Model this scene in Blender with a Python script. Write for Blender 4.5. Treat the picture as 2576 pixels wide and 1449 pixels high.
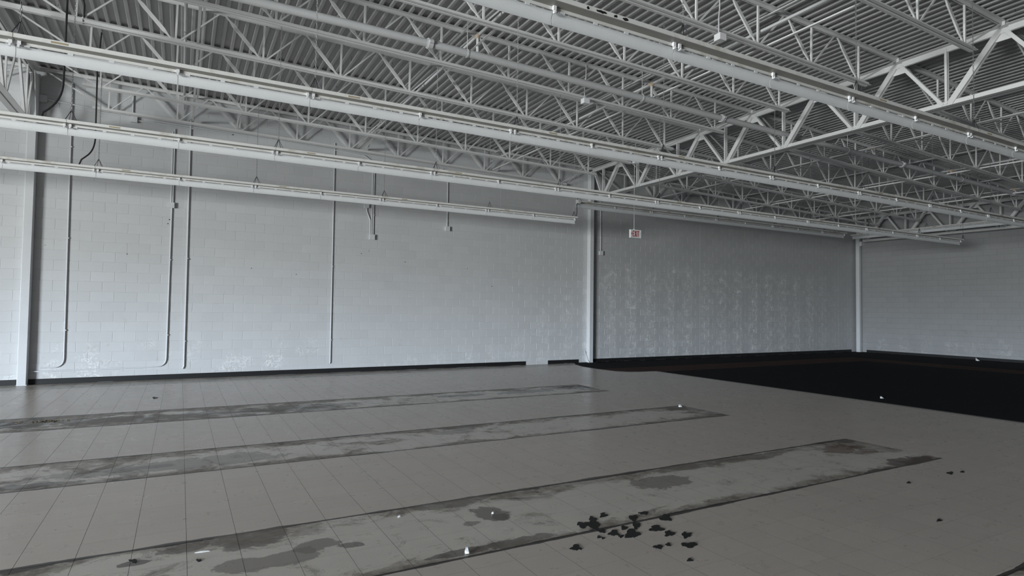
import bpy, math, random
from mathutils import Vector, Matrix

random.seed(7)
for o in list(bpy.data.objects): bpy.data.objects.remove(o, do_unlink=True)
SC = bpy.context.scene
COL = SC.collection

# ------------------------------------------------------------------ camera
F_PX, YAW, PITCH, ROLL, CAM_H = 1502.5, math.radians(28.989), math.radians(1.976), math.radians(0.747), 1.5925
_f = Vector((math.sin(YAW)*math.cos(PITCH), math.cos(YAW)*math.cos(PITCH), math.sin(PITCH)))
_r0 = Vector((math.cos(YAW), -math.sin(YAW), 0)); _u0 = _r0.cross(_f)
_r = _r0*math.cos(ROLL) + _u0*math.sin(ROLL); _u = -_r0*math.sin(ROLL) + _u0*math.cos(ROLL)
cd = bpy.data.cameras.new('camera'); cam = bpy.data.objects.new('camera', cd); COL.objects.link(cam)
cd.sensor_fit = 'HORIZONTAL'; cd.sensor_width = 36.0; cd.lens = F_PX/2576*36.0
cd.clip_start = 0.05; cd.clip_end = 200
cam.matrix_world = Matrix(((_r.x, _u.x, -_f.x, 0), (_r.y, _u.y, -_f.y, 0), (_r.z, _u.z, -_f.z, CAM_H), (0, 0, 0, 1)))
SC.camera = cam

# ------------------------------------------------------------------ world, daylight, exposure
SC.view_settings.view_transform = 'Standard'; SC.view_settings.look = 'None'
SC.view_settings.gamma = 1.0; SC.view_settings.use_curve_mapping = False
SC.view_settings.exposure = 0.0
W = bpy.data.worlds.new('overcast_sky'); SC.world = W; W.use_nodes = True
wt = W.node_tree; bg = wt.nodes['Background']
tc = wt.nodes.new('ShaderNodeTexCoord'); sp = wt.nodes.new('ShaderNodeSeparateXYZ'); mr = wt.nodes.new('ShaderNodeMapRange'); mx = wt.nodes.new('ShaderNodeMix')
wt.links.new(tc.outputs['Generated'], sp.inputs[0]); wt.links.new(sp.outputs[2], mr.inputs[0])
mr.interpolation_type = 'SMOOTHSTEP'; mr.inputs[1].default_value = -.03; mr.inputs[2].default_value = .05
mx.data_type = 'RGBA'; wt.links.new(mr.outputs[0], mx.inputs[0])
mx.inputs[6].default_value = (.50, .50, .50, 1)      # lit pavement outside
mx.inputs[7].default_value = (.92, 1.0, 1.13, 1)      # overcast sky
wt.links.new(mx.outputs[2], bg.inputs[0]); bg.inputs[1].default_value = 31.0
SC.view_settings.exposure = 3.0
def portal(name, loc, rot, sx, sy):       # sampling portals in the real window openings (emit nothing themselves)
    l = bpy.data.lights.new(name, 'AREA'); l.shape = 'RECTANGLE'; l.size = sx; l.size_y = sy; l.cycles.is_portal = True
    o = bpy.data.objects.new(name, l); COL.objects.link(o); o.location = loc; o.rotation_euler = rot
portal('portal_shop_window', (-20.64, -4.6, 1.61), (0, math.radians(-90), 0), 2.98, 8.4)

# ------------------------------------------------------------------ node helper
class S:
    def __init__(s, t, k): s.t = t; s.k = k
    def _m(s, op, a, b=None, c=None, clamp=False):
        n = s.t.nodes.new('ShaderNodeMath'); n.operation = op; n.use_clamp = clamp
        for i, v in enumerate((a, b, c)):
            if v is None: continue
            if isinstance(v, S): s.t.links.new(v.k, n.inputs[i])
            else: n.inputs[i].default_value = v
        return S(s.t, n.outputs[0])
    def __add__(s, o): return s._m('ADD', s, o)
    __radd__ = __add__
    def __mul__(s, o): return s._m('MULTIPLY', s, o)
    __rmul__ = __mul__
    def __sub__(s, o): return s._m('SUBTRACT', s, o)
    def __rsub__(s, o): return s._m('SUBTRACT', o, s)
    def __truediv__(s, o): return s._m('DIVIDE', s, o)
    def gt(s, o): return s._m('GREATER_THAN', s, o)
    def lt(s, o): return s._m('LESS_THAN', s, o)
    def abs(s): return s._m('ABSOLUTE', s)
    def floor(s): return s._m('FLOOR', s)
    def fract(s): return s._m('FRACT', s)
    def sin(s): return s._m('SINE', s)
    def mx(s, o): return s._m('MAXIMUM', s, o)
    def mn(s, o): return s._m('MINIMUM', s, o)
    def cl(s): return s._m('ADD', s, 0.0, clamp=True)
    def ramp(s, a, b):                 # smooth 0..1 between a and b
        n = s.t.nodes.new('ShaderNodeMapRange'); n.interpolation_type = 'SMOOTHSTEP'
        s.t.links.new(s.k, n.inputs[0]); n.inputs[1].default_value = a; n.inputs[2].default_value = b
        return S(s.t, n.outputs[0])
def comb(t, x, y, z):
    n = t.nodes.new('ShaderNodeCombineXYZ')
    for i, v in enumerate((x, y, z)):
        if isinstance(v, S): t.links.new(v.k, n.inputs[i])
        else: n.inputs[i].default_value = v
    return S(t, n.outputs[0])
def pos(t):
    g = t.nodes.new('ShaderNodeNewGeometry'); s = t.nodes.new('ShaderNodeSeparateXYZ'); t.links.new(g.outputs['Position'], s.inputs[0])
    return S(t, g.outputs['Position']), S(t, s.outputs[0]), S(t, s.outputs[1]), S(t, s.outputs[2])
def noise(t, v, scale, detail=3, rough=0.55, dist=0.0):
    n = t.nodes.new('ShaderNodeTexNoise'); t.links.new(v.k, n.inputs['Vector'])
    n.inputs['Scale'].default_value = scale; n.inputs['Detail'].default_value = detail
    n.inputs['Roughness'].default_value = rough; n.inputs['Distortion'].default_value = dist
    return S(t, n.outputs[0])
def white(t, v):
    n = t.nodes.new('ShaderNodeTexWhiteNoise'); t.links.new(v.k, n.inputs['Vector']); return S(t, n.outputs[0])
def mix(t, fac, a, b):
    n = t.nodes.new('ShaderNodeMix'); n.data_type = 'RGBA'
    if isinstance(fac, S): t.links.new(fac.k, n.inputs[0])
    else: n.inputs[0].default_value = fac
    for i, v in ((6, a), (7, b)):
        if isinstance(v, S): t.links.new(v.k, n.inputs[i])
        else: n.inputs[i].default_value = (*v, 1)
    return S(t, n.outputs[2])
def scalec(t, c, f):
    n = t.nodes.new('ShaderNodeVectorMath'); n.operation = 'SCALE'
    if isinstance(c, S): t.links.new(c.k, n.inputs[0])
    else: n.inputs[0].default_value = c
    if isinstance(f, S): t.links.new(f.k, n.inputs[3])
    else: n.inputs[3].default_value = f
    return S(t, n.outputs[0])
def mat(name, colr, rough=0.6, metal=0.0, spec=0.5, build=None):
    m = bpy.data.materials.new(name); m.use_nodes = True; t = m.node_tree; b = t.nodes['Principled BSDF']
    b.inputs['Roughness'].default_value = rough; b.inputs['Metallic'].default_value = metal
    b.inputs['Specular IOR Level'].default_value = spec
    b.inputs['Base Color'].default_value = (*colr, 1)
    if build: build(t, b)
    m.diffuse_color = (*colr, 1)
    return m
def setin(t, b, name, s): t.links.new(s.k, b.inputs[name])
def bump(t, b, h, dist=0.002, strength=1.0):
    n = t.nodes.new('ShaderNodeBump'); n.inputs['Distance'].default_value = dist; n.inputs['Strength'].default_value = strength
    t.links.new(h.k, n.inputs['Height']); t.links.new(n.outputs[0], b.inputs['Normal'])

# ------------------------------------------------------------------ materials
def steel_build(base, dirt=0.10, sc=3.0):
    def f(t, b):
        P, x, y, z = pos(t)
        n1 = noise(t, P, sc, 4); n2 = noise(t, P, 40, 2)
        c = scalec(t, base, 1.0 - dirt*0.5 + dirt*n1 + 0.05*(n2 - 0.5))
        setin(t, b, 'Base Color', c)
    return f
M = {}
M['steel'] = mat('white_painted_steel', (.70, .70, .70), .5, build=steel_build((.70, .70, .70)))
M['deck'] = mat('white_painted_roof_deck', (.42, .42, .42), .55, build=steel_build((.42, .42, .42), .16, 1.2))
M['fixture'] = mat('white_enamel_fixture', (.74, .75, .77), .32, build=steel_build((.74, .75, .77), .10, 5))
def housing(t, b):
    P, x, y, z = pos(t)
    n1 = noise(t, P, 7, 5, .6); n2 = noise(t, P, 2.2, 3)
    dirt = (n1*n2).ramp(.26, .42)
    c = mix(t, dirt*.55, (.74, .735, .72), (.42, .37, .29))
    setin(t, b, 'Base Color', c)
M['housing'] = mat('aged_white_enamel_housing', (.74, .735, .72), .45, build=housing)
M['undershade'] = mat('tan_grey_underside_shade', (.30, .295, .27), .5, build=steel_build((.30, .295, .27), .3, 5))  # darker tan-grey: underside shade painted into the colour, with some real grime
M['galv'] = mat('galvanised_chain', (.30, .30, .31), .45, .6)
M['darkwire'] = mat('dark_wire_hook', (.05, .05, .055), .5, .3)
M['blackflex'] = mat('black_flexible_conduit', (.02, .02, .022), .5)
M['label'] = mat('browned_paper_label', (.38, .31, .20), .8)
M['pipe'] = mat('grey_white_painted_pipe', (.55, .55, .56), .5, build=steel_build((.55, .55, .56)))
M['rust'] = mat('rusted_fitting', (.40, .30, .22), .8, build=steel_build((.46, .38, .30), .5, 14))
M['conduit'] = mat('wall_painted_conduit', (.62, .63, .65), .5, build=steel_build((.62, .63, .65)))
M['rubber'] = mat('black_rubber_base', (.008, .008, .009), .55)
M['screw'] = mat('dark_roofing_screw', (.02, .02, .02), .5)
M['box'] = mat('white_steel_box', (.74, .74, .75), .5)
M['signwhite'] = mat('white_plastic_sign', (.82, .82, .84), .4)
M['signred'] = mat('red_sign_letters', (.34, .012, .02), .5)
M['signgrey'] = mat('grey_sign_knockout', (.55, .56, .58), .5)
M['scrap'] = mat('white_paper_scrap', (.9, .9, .9), .7)
M['leafscrap'] = mat('brown_crumbs', (.12, .09, .05), .9)
def dust(t, b):
    P, x, y, z = pos(t); n = noise(t, P, 9, 4)
    setin(t, b, 'Base Color', mix(t, n.ramp(.4, .62), (.012, .012, .012), (.30, .30, .30)))
M['adhesive'] = mat('ragged_white_adhesive', (.3, .3, .3), .9, build=dust)
M['glass'] = mat('window_glass', (.9, .95, .97), .05)
_t = M['glass'].node_tree; _m = _t.nodes.new('ShaderNodeMixShader'); _tr = _t.nodes.new('ShaderNodeBsdfTransparent'); _gl = _t.nodes.new('ShaderNodeBsdfGlossy')
_tr.inputs[0].default_value = (.97, .99, .98, 1); _gl.inputs['Roughness'].default_value = .02; _m.inputs[0].default_value = .06
_t.links.new(_tr.outputs[0], _m.inputs[1]); _t.links.new(_gl.outputs[0], _m.inputs[2]); _t.links.new(_m.outputs[0], _t.nodes['Material Output'].inputs[0])
M['alu'] = mat('dark_aluminium_frame', (.10, .10, .11), .4, .5)
M['tar'] = mat('black_tar_stain', (.006, .005, .005), .6)
M['slab'] = mat('dark_slab', (.035, .032, .03), .9)
M['grime'] = mat('grimy_tile_edge', (.11, .098, .088), .9)

BW, BH, CJ0, CJP = .4064, .2032, .02, 7.7216
def wall_paint(t, b):
    P, x, y, z = pos(t)
    along = x + (14.69 - y)                      # runs along either wall
    row = (z/BH).floor()
    cellx = ((along - CJ0)/BW + 0.5*((row*.5).fract()*2.0)).floor()
    cell = white(t, comb(t, cellx, row, 0.0))
    big = noise(t, P, .35, 3); med = noise(t, P, 2.6, 4); fine = noise(t, P, 28, 3)
    tone = 1.0 + .05*(cell - .5) + .10*(big - .5) + .06*(med - .5) + .035*(fine - .5)
    # scuffs and yellowed smudges on the lower blocks
    low = z.ramp(2.6, .3)
    sm = noise(t, P, 3.4, 5, .62).ramp(.60, .74)*low
    base = scalec(t, (.565, .570, .580), tone)
    c = mix(t, sm*.45, base, (.40, .385, .34))
    # duller old paint beyond the middle column, darker tone on the far wall
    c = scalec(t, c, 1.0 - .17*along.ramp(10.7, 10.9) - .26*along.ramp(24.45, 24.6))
    # whitish flaking and efflorescence in upright runs over the block cores
    stripe = (((along/(BW*2) + .17).fract() - .5).abs()).ramp(.34, .16)
    v2 = comb(t, along*1.0, 0.0, z*1.0)
    vb = comb(t, cellx*3.7, row*2.9, 0.0); pick = white(t, vb)
    n3 = noise(t, v2, 7.5, 4, .6, 1.2)
    sq = (n3 - .5).abs().ramp(.032, .006)                      # thin curly flakes
    blot = noise(t, v2, 5.0, 6, .68).ramp(.50, .62)            # soft blotches
    top = 2.55 + .75*noise(t, comb(t, along, 0.0, 0.0), .8, 2)
    zone2 = along.ramp(10.85, 11.1)*along.ramp(24.46, 20.5)*(z - top).ramp(.25, -.10)
    reach = along.ramp(2.5, 7.0)*.55 + along.ramp(7.5, 10.6)*1.9
    zone1 = along.gt(2.5)*along.lt(10.85)*(z - reach*(.75 + .5*noise(t, comb(t, along, 3.0, 0.0), 1.1, 1))).ramp(.15, -.25)
    fz = along.gt(24.46)*z.ramp(1.1, .2)*.35
    gate = stripe*.85 + pick.gt(.72)*.45
    ef = (sq*.55 + blot*.45)*(zone1*.75 + zone2 + fz)*gate
    c = mix(t, (ef*.85).cl(), c, (.83, .83, .82))
    c = mix(t, (zone2*noise(t, v2, 3.2, 5, .7).ramp(.45, .70)*.28).cl(), c, (.72, .70, .67))
    # small curled flakes low on the left part
    lowl = along.lt(3.0)*z.ramp(1.1, .4)*noise(t, v2, 1.7, 2).ramp(.50, .62)
    c = mix(t, (lowl*sq*.8).cl(), c, (.86, .86, .86))
    c = mix(t, (lowl*noise(t, v2, 9.0, 5, .7).ramp(.56, .66)*.55).cl(), c, (.38, .37, .32))
    setin(t, b, 'Base Color', c)
    bump(t, b, noise(t, P, 60, 4, .6) + ef*.8, .0012, .6)
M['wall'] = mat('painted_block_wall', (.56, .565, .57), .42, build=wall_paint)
M['wallplain'] = mat('dark_low_bounce_finish', (.10, .10, .10), .8)  # unseen walls kept dark to cut bounce light

def unproj(px, py, z=0.0):
    d = _f + _r*((px - 1288)/F_PX) - _u*((py - 724.5)/F_PX); tt = (z - CAM_H)/d.z
    return d.x*tt, d.y*tt
_br, _dk, _rs = (.155, .132, .110), (.040, .033, .028), (.105, .050, .030)
STAINS = [(*unproj(px, py), rx, ry, cc, k) for px, py, rx, ry, cc, k in (
    (60, 1415, .30, .14, _dk, .85), (470, 1380, .16, .07, _br, .8), (640, 1350, .34, .20, _br, .85), (335, 1418, .10, .05, _dk, .8), (800, 1372, .16, .10, _dk, .6), (680, 1410, .32, .12, _br, .7),
    (880, 1372, .12, .06, _dk, .7), (1130, 1265, .36, .13, _br, .8), (1235, 1292, .17, .20, _br, .85), (1262, 1300, .08, .10, _dk, .6), (1190, 1316, .10, .06, _br, .7), (1180, 1385, .26, .05, _dk, .7), (1290, 1365, .30, .06, _br, .8),
    (1650, 1215, .34, .20, _br, .75), (1740, 1172, .5, .10, _br, .7), (1900, 1150, .5, .10, _br, .7), (2120, 1128, .34, .16, _rs, .75), (2180, 1135, .22, .10, _rs, .6), (2290, 1160, .34, .16, (.075, .045, .038), .85), (2210, 1185, .36, .06, _dk, .8), (2140, 1108, .30, .06, _dk, .6),
    (1440, 975, .55, .25, (.060, .035, .028), .9), (1330, 985, .7, .22, _br, .8), (1160, 995, .5, .16, (.09, .078, .062), .8), (1480, 978, .25, .3, _dk, .6), (40, 1068, .8, .30, _dk, .8), (350, 1052, 1.1, .26, _br, .8), (560, 1040, 1.3, .30, _br, .8), (760, 1025, 1.1, .30, (.13, .112, .09), .8),
    (1160, 1075, .32, .16, _br, .8), (1140, 1088, .25, .12, _br, .6), (1720, 1028, .40, .16, _br, .85), (1800, 1040, .25, .14, _dk, .6), (430, 1170, 1.2, .28, _br, .65), (330, 1180, .4, .10, _dk, .5), (60, 1225, .5, .08, _dk, .7))]
STRIPS = [(9.38, 10.45), (6.45, 7.44), (3.52, 4.60), (.60, 1.78)]
XE = 7.42
def floor_build(t, b):
    P, x, y, z = pos(t)
    TS = .3048
    cell = white(t, comb(t, ((x - .0785)/TS).floor(), ((y - 3.95)/TS).floor(), 0.0))
    fine = noise(t, P, 130, 2, .5); med = noise(t, P, 6, 5, .6); big = noise(t, P, .8, 3)
    streak = noise(t, comb(t, x*2.0, y*9.0, 0.0), 1.5, 4)
    tone = 1.0 + .05*(cell - .5) + .32*(fine - .5) + .07*(med - .5) + .10*(big - .5) + .10*(streak - .5)
    base = scalec(t, (.550, .480, .425), tone)
    specks = noise(t, P, 9, 2, .4).ramp(.80, .82)
    c = mix(t, specks*noise(t, P, 1.1, 2).ramp(.60, .64)*.7, base, (.06, .055, .05))
    warpn = noise(t, P, 3.0, 5, .65)
    stain_tot = None; line_tot = None; in_tot = None
    for i, (a, e) in enumerate(STRIPS):
        inx = x.lt(XE); iny = y.gt(a)*y.lt(e); ins = inx*iny
        d_edge = (y - a).abs().mn((y - e).abs()).mn((x - XE).abs())
        dfar = (y - e).abs(); dnear = (y - a).abs()
        wn = noise(t, comb(t, x*1.0, y*1.35, float(i)*7.3), 2.0, 8, .66, .9)
        fr = noise(t, comb(t, x*6.0 + y*4.0, y*1.6, float(i)*3.1), 2.4, 6, .65, .8)
        nearedge = dfar.ramp(.34, .0)*.21 + dnear.ramp(.20, .0)*.21 + (x - XE).abs().ramp(1.0, .0)*.13 - .035
        boost = (.17, .065, .0, .0)[i]
        sv = wn + nearedge + .16*(fr - .5) + boost*x.ramp(5.5, -2.0)
        st = (sv.ramp(.565, .585)*.62 + sv.ramp(.60, .70)*.38)*ins
        ring = (sv - .545).abs().ramp(.012, .002)*ins*.5
        st = st.mx(ring)
        endx = ((x - XE).abs()).mn(9.0)
        lw = .012 + .007*(noise(t, comb(t, x*1.0, y*1.0, 5.0), 18.0, 4) - .5) + .020*noise(t, comb(t, x, 0.0, float(i)), 1.7, 4).ramp(.42, .75)
        ln = ((y - e).abs().lt(lw*1.25)*inx).mx((y - a).abs().lt(lw)*inx)
        stain_tot = st if stain_tot is None else stain_tot.mx(st)
        line_tot = ln if line_tot is None else line_tot.mx(ln)
        in_tot = ins if in_tot is None else in_tot.mx(ins)
    # inside the old shelving strips the floor is cooler with residue
    cin = scalec(t, (.620, .565, .505), tone*(.97 + .10*(noise(t, P, 4.5, 4) - .5)))
    c = mix(t, in_tot, c, cin)
    c = mix(t, (stain_tot*(.62 + .38*noise(t, P, 9, 5, .65).ramp(.38, .62))).cl(), c, (.185, .155, .125))
    deep = (noise(t, P, 5.5, 6, .7).ramp(.56, .64))*stain_tot
    c = mix(t, deep*.75, c, (.055, .045, .038))
    rn = noise(t, comb(t, x*.6, y*.6, 4.0), 1.3, 3).ramp(.56, .70)
    lc = mix(t, rn, (.008, .006, .005), (.055, .008, .008))
    c = mix(t, (line_tot*.92).cl(), c, lc)
    chips = noise(t, P, 26, 3, .5).ramp(.70, .74)*stain_tot*(x - XE).abs().ramp(1.2, .1)
    c = mix(t, chips, c, (.55, .55, .53))
    # individual large stains seen on the strips: (x, y, rx, ry, colour, strength)
    wob = noise(t, P, 3.2, 6, .62, .6); wob2 = noise(t, P, 12, 4, .6)
    for (sx, sy, rx, ry, cc, k) in STAINS:
        d = (((x - sx)/rx)*((x - sx)/rx) + ((y - sy)/ry)*((y - sy)/ry))._m('SQRT', ((x - sx)/rx)*((x - sx)/rx) + ((y - sy)/ry)*((y - sy)/ry))
        c = mix(t, ((d + (wob - .5)*2.6 + (wob2 - .5)*.7).ramp(1.0, .82)*k*in_tot).cl(), c, cc)
    # bare strip along the wall
    wl = y - (13.755 + (x + 2.8)*.031)
    wallzone = wl.gt(0.0)*x.lt(10.0)
    wzn = noise(t, comb(t, x*1.0, y*3.0, 2.0), 2.0, 6, .7)
    c = mix(t, wallzone*(.25 + .75*wzn.ramp(.42, .6)), c, (.26, .245, .21))
    c = mix(t, wl.abs().lt(.010 + .03*noise(t, comb(t, x, 0.0, 9.0), 2.2, 4).ramp(.5, .7))*x.lt(10.0)*.9, c, (.03, .027, .024))
    setin(t, b, 'Base Color', c)
    r = .20 + .20*med + stain_tot*.22
    setin(t, b, 'Roughness', r)
    bump(t, b, fine*.5 + streak*.6, .0008, .5)
M['floor'] = mat('worn_vinyl_floor_tile', (.25, .24, .235), .45, build=floor_build)
def carpet_build(c0):
    def f(t, b):
        P, x, y, z = pos(t)
        n = noise(t, P, 90, 3, .7); n2 = noise(t, P, 1.5, 3)
        lint = noise(t, P, 22, 2, .4).ramp(.76, .78)
        c = mix(t, lint*.5, scalec(t, c0, .6 + .6*n + .4*n2), (.10, .09, .08))
        setin(t, b, 'Base Color', c); bump(t, b, n, .004, .8)
    return f
M['carpet'] = mat('black_carpet', (.0085, .0085, .0095), 1.0, spec=.1, build=carpet_build((.014, .014, .015)))
M['band'] = mat('brown_carpet_band', (.028, .017, .015), 1.0, spec=.1, build=carpet_build((.066, .038, .033)))

# ------------------------------------------------------------------ mesh helpers
class MB:
    def __init__(s): s.v = []; s.f = []
    def add(s, vs, fs):
        n = len(s.v); s.v += [tuple(v) for v in vs]; s.f += [tuple(i + n for i in f) for f in fs]; return s
    def box(s, a, b):
        x0, y0, z0 = a; x1, y1, z1 = b
        return s.add([(x0, y0, z0), (x1, y0, z0), (x1, y1, z0), (x0, y1, z0), (x0, y0, z1), (x1, y0, z1), (x1, y1, z1), (x0, y1, z1)],
                     [(0, 3, 2, 1), (4, 5, 6, 7), (0, 1, 5, 4), (1, 2, 6, 5), (2, 3, 7, 6), (3, 0, 4, 7)])
    def bar(s, p0, p1, w, h, side=(0, 1, 0), off=0.0):   # rectangular bar; w along 'side', h across
        p0 = Vector(p0); p1 = Vector(p1); d = (p1 - p0).normalized(); sd = Vector(side)
        sd = (sd - d*sd.dot(d)).normalized(); up = d.cross(sd)
        p0 = p0 + sd*off; p1 = p1 + sd*off
        vs = []
        for p in (p0, p1):
            for a, b in ((-1, -1), (1, -1), (1, 1), (-1, 1)): vs.append(p + sd*(a*w/2) + up*(b*h/2))
        return s.add(vs, [(0, 1, 2, 3), (7, 6, 5, 4), (0, 4, 5, 1), (1, 5, 6, 2), (2, 6, 7, 3), (3, 7, 4, 0)])
    def crimp(s, p0, p1, w, h, wend, side=(0, 1, 0)):    # web bar with pinched ends
        p0 = Vector(p0); p1 = Vector(p1); L = (p1 - p0); d = L.normalized(); sd = Vector(side)
        sd = (sd - d*sd.dot(d)).normalized(); up = d.cross(sd)
        rings = []
        for u, ww, hh in ((0, wend, h), (.14, wend, h), (.24, h, w), (.76, h, w), (.86, wend, h), (1, wend, h)):
            c = p0 + L*u
            rings.append([c + sd*(a*ww/2) + up*(b*hh/2) for a, b in ((-1, -1), (1, -1), (1, 1), (-1, 1))])
        vs = [v for r in rings for v in r]; fs = [(0, 1, 2, 3), (23, 22, 21, 20)]
        for k in range(5):
            for j in range(4): fs.append((4*k + j, 4*k + 4 + j, 4*k + 4 + (j + 1) % 4, 4*k + (j + 1) % 4))
        return s.add(vs, fs)
    def tube(s, pts, r, seg=8, cap=True, rads=None):
        pts = [Vector(p) for p in pts]; n = len(pts); vs = []; fs = []; prev = None
        for i, p in enumerate(pts):
            d = (pts[min(i + 1, n - 1)] - pts[max(i - 1, 0)]).normalized()
            if prev is None:
                a = Vector((0, 0, 1)) if abs(d.z) < .9 else Vector((1, 0, 0)); a = (a - d*a.dot(d)).normalized()
            else: a = (prev - d*prev.dot(d)).normalized()
            prev = a; b = d.cross(a); rr = rads[i] if rads else r
            for k in range(seg):
                t = 2*math.pi*k/seg; vs.append(p + a*(rr*math.cos(t)) + b*(rr*math.sin(t)))
        for i in range(n - 1):
            for k in range(seg): fs.append((i*seg + k, i*seg + (k + 1) % seg, (i + 1)*seg + (k + 1) % seg, (i + 1)*seg + k))
        if cap:
            m0 = len(vs); vs += vs[:seg]; fs.append(tuple(range(m0 + seg - 1, m0 - 1, -1)))
            m0 = len(vs); vs += vs[(n - 1)*seg:n*seg]; fs.append(tuple(range(m0, m0 + seg)))
        return s.add(vs, fs)
    def prism(s, prof, x0, x1):                          # closed (y,z) profile swept along x
        n = len(prof); vs = [(x0, y, z) for y, z in prof] + [(x1, y, z) for y, z in prof]
        fs = [(k, (k + 1) % n, n + (k + 1) % n, n + k) for k in range(n)]
        vs = vs + vs; fs.append(tuple(range(3*n - 1, 2*n - 1, -1))); fs.append(tuple(range(3*n, 4*n)))
        return s.add(vs, fs)
    def mesh(s, name, m, smooth=False):
        me = bpy.data.meshes.new(name); me.from_pydata(s.v, [], s.f); me.update()
        if m is not None: me.materials.append(M[m] if isinstance(m, str) else m)
        if smooth:
            me.polygons.foreach_set('use_smooth', [True]*len(me.polygons)); me.update()
        return me
def link(name, me, parent=None, loc=None, rot=None):
    o = bpy.data.objects.new(name, me); COL.objects.link(o)
    if parent is not None: o.parent = parent
    if loc is not None: o.location = loc
    if rot is not None: o.rotation_euler = rot
    return o
def tag(o, label=None, cat=None, group=None, kind=None):
    if label: o['label'] = label
    if cat: o['category'] = cat
    if group: o['group'] = group
    if kind: o['kind'] = kind
    return o
def thing(name, label, cat, loc=(0, 0, 0), rot=None, group=None):
    o = link(name, None, None, loc, rot); o.empty_display_size = .1
    return tag(o, label, cat, group)
ORD = ['first', 'second', 'third', 'fourth', 'fifth', 'sixth', 'seventh', 'eighth', 'ninth', 'tenth', 'eleventh', 'twelfth', 'thirteenth', 'fourteenth', 'fifteenth', 'sixteenth']
def arc(p0, p1, p2, n=6):
    p0, p1, p2 = Vector(p0), Vector(p1), Vector(p2)
    return [p0*(1-u)**2 + p1*(2*u*(1-u)) + p2*u*u for u in [i/n for i in range(n + 1)]]
def project(p):
    d = Vector(p) - Vector((0, 0, CAM_H)); w = d.dot(_f)
    if w < .1: return None
    return (1288 + F_PX*d.dot(_r)/w, 724.5 - F_PX*d.dot(_u)/w, w)

# ------------------------------------------------------------------ building numbers
WY, FX = 14.69, 24.46                 # faces of the long block wall and of the far wall
GX = (-2.615, 10.795, 24.10)          # girder / column lines
JY = [14.53, 13.10, 11.65, 10.18, 8.70, 7.18, 5.70, 4.19, 2.70, 1.20, -.30]
def zb(X, Y):                         # centre height of the joist bottom chords
    Yc = max(Y, 2.0)
    base = 5.335 - .012*(Yc - 8)
    if X <= 10.8: return base + (10.8 - X)*(.0185 + .0006*(Yc - 8))
    return base - (X - 10.8)*(.031 - .0030*(Yc - 8)*.4)
JD = .615
def zdeck(X, Y): return zb(X, Y) + JD

# ------------------------------------------------------------------ floor
slab = MB().box((-20.7, -12.2, -.25), (24.9, 14.95, -.004))
floor = link('floor', slab.mesh('floor', 'slab')); tag(floor, kind='structure')
TS, TX0, TY0 = .3048, .0785, 3.95
g, gy = .0011, .0005
def tile_sides(me):                   # grimy dark edges, clean top
    me.materials.append(M['grime']); me.polygons.foreach_set('material_index', [0 if k % 5 == 0 else 1 for k in range(len(me.polygons))]); return me
def tile_mb(mb, x0, y0, x1, y1, top=0.0):
    mb.add([(x0, y0, top), (x1, y0, top), (x1, y1, top), (x0, y1, top), (x0, y0, -.004), (x1, y0, -.004), (x1, y1, -.004), (x0, y1, -.004)],
           [(0, 1, 2, 3), (0, 4, 5, 1), (1, 5, 6, 2), (2, 6, 7, 3), (3, 7, 4, 0)])
tmb = MB(); tile_mb(tmb, g, gy, TS - g, TS - gy); tile_mesh = tile_sides(tmb.mesh('floor_tile', 'floor'))
cells = []
for i in range(math.floor((-20.5 - TX0)/TS), math.ceil((11.0 - TX0)/TS) + 1):
    for j in range(math.floor((-12 - TY0)/TS), math.ceil((WY - TY0)/TS)):
        x0, y0 = TX0 + i*TS, TY0 + j*TS
        if y0 > .85: cells.append((x0, y0))
vis, rest = [], []
for x0, y0 in cells:
    q = project((x0 + TS/2, y0 + TS/2, 0))
    if q and -40 < q[0] < 2616 and q[1] < 1500 and q[1] > 800 and x0 < 10.6: vis.append((q[2], x0, y0))
    else: rest.append((x0, y0))
vis.sort()
for k, (d, x0, y0) in enumerate(vis):
    if k < 300: link('floor_tile', tile_mesh, floor, (x0, y0, random.uniform(-.00008, .00008)))
    else: rest.append((x0, y0))
CARPET_EDGE = [(-20.5, -12.0), (-20.5, .88), (10.97, .88), (10.97, 11.92), (10.80, 11.97), (10.47, 11.99), (10.15, 12.10), (9.95, 12.35), (9.85, 13.0), (9.88, 13.75), (10.05, 14.30), (10.30, WY)]  # leading corners: unseen stretch added behind the camera to cut bounce light
rm = MB()
for x0, y0 in rest: tile_mb(rm, x0 + g, y0 + gy, min(x0 + TS - g, 11.02), min(y0 + TS - gy, WY + .02), random.uniform(-.00008, .00008))
o = link('floor_tile_field', tile_sides(rm.mesh('floor_tile_field', 'floor')), floor); tag(o, kind='stuff')

# carpet: raised slab with the ragged left edge
ce = CARPET_EDGE
cm = MB(); poly = ce + [(FX, WY), (FX, -12.0)]
n = len(poly)
cm.add([(x, y, .009) for x, y in poly] + [(x, y, -.005) for x, y in poly], [tuple(range(n - 1, -1, -1))] + [(k, (k + 1) % n, n + (k + 1) % n, n + k) for k in range(n)])
me = cm.mesh('carpet', 'carpet')
carpet = link('carpet', me); tag(carpet, 'black carpet with a brown border band at far right, extended unseen behind the camera', 'carpet')
bm_ = MB(); zt, zl = .0105, .008
band = [(10.50, 11.73), (21.10 - 1.15, 11.73), (21.10 - 1.15, -12), (21.10, -12), (21.10, 12.86), (9.86, 12.86), (9.95, 12.36), (10.15, 12.12), (10.47, 12.01), (10.97, 11.94), (10.98, 11.73)]
band = [(10.98, 11.73), (19.95, 11.73), (19.95, -12), (21.10, -12), (21.10, 12.86), (9.875, 12.86), (9.97, 12.37), (10.17, 12.12), (10.48, 12.00), (10.81, 11.98), (10.98, 11.93)]
n = len(band)
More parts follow.
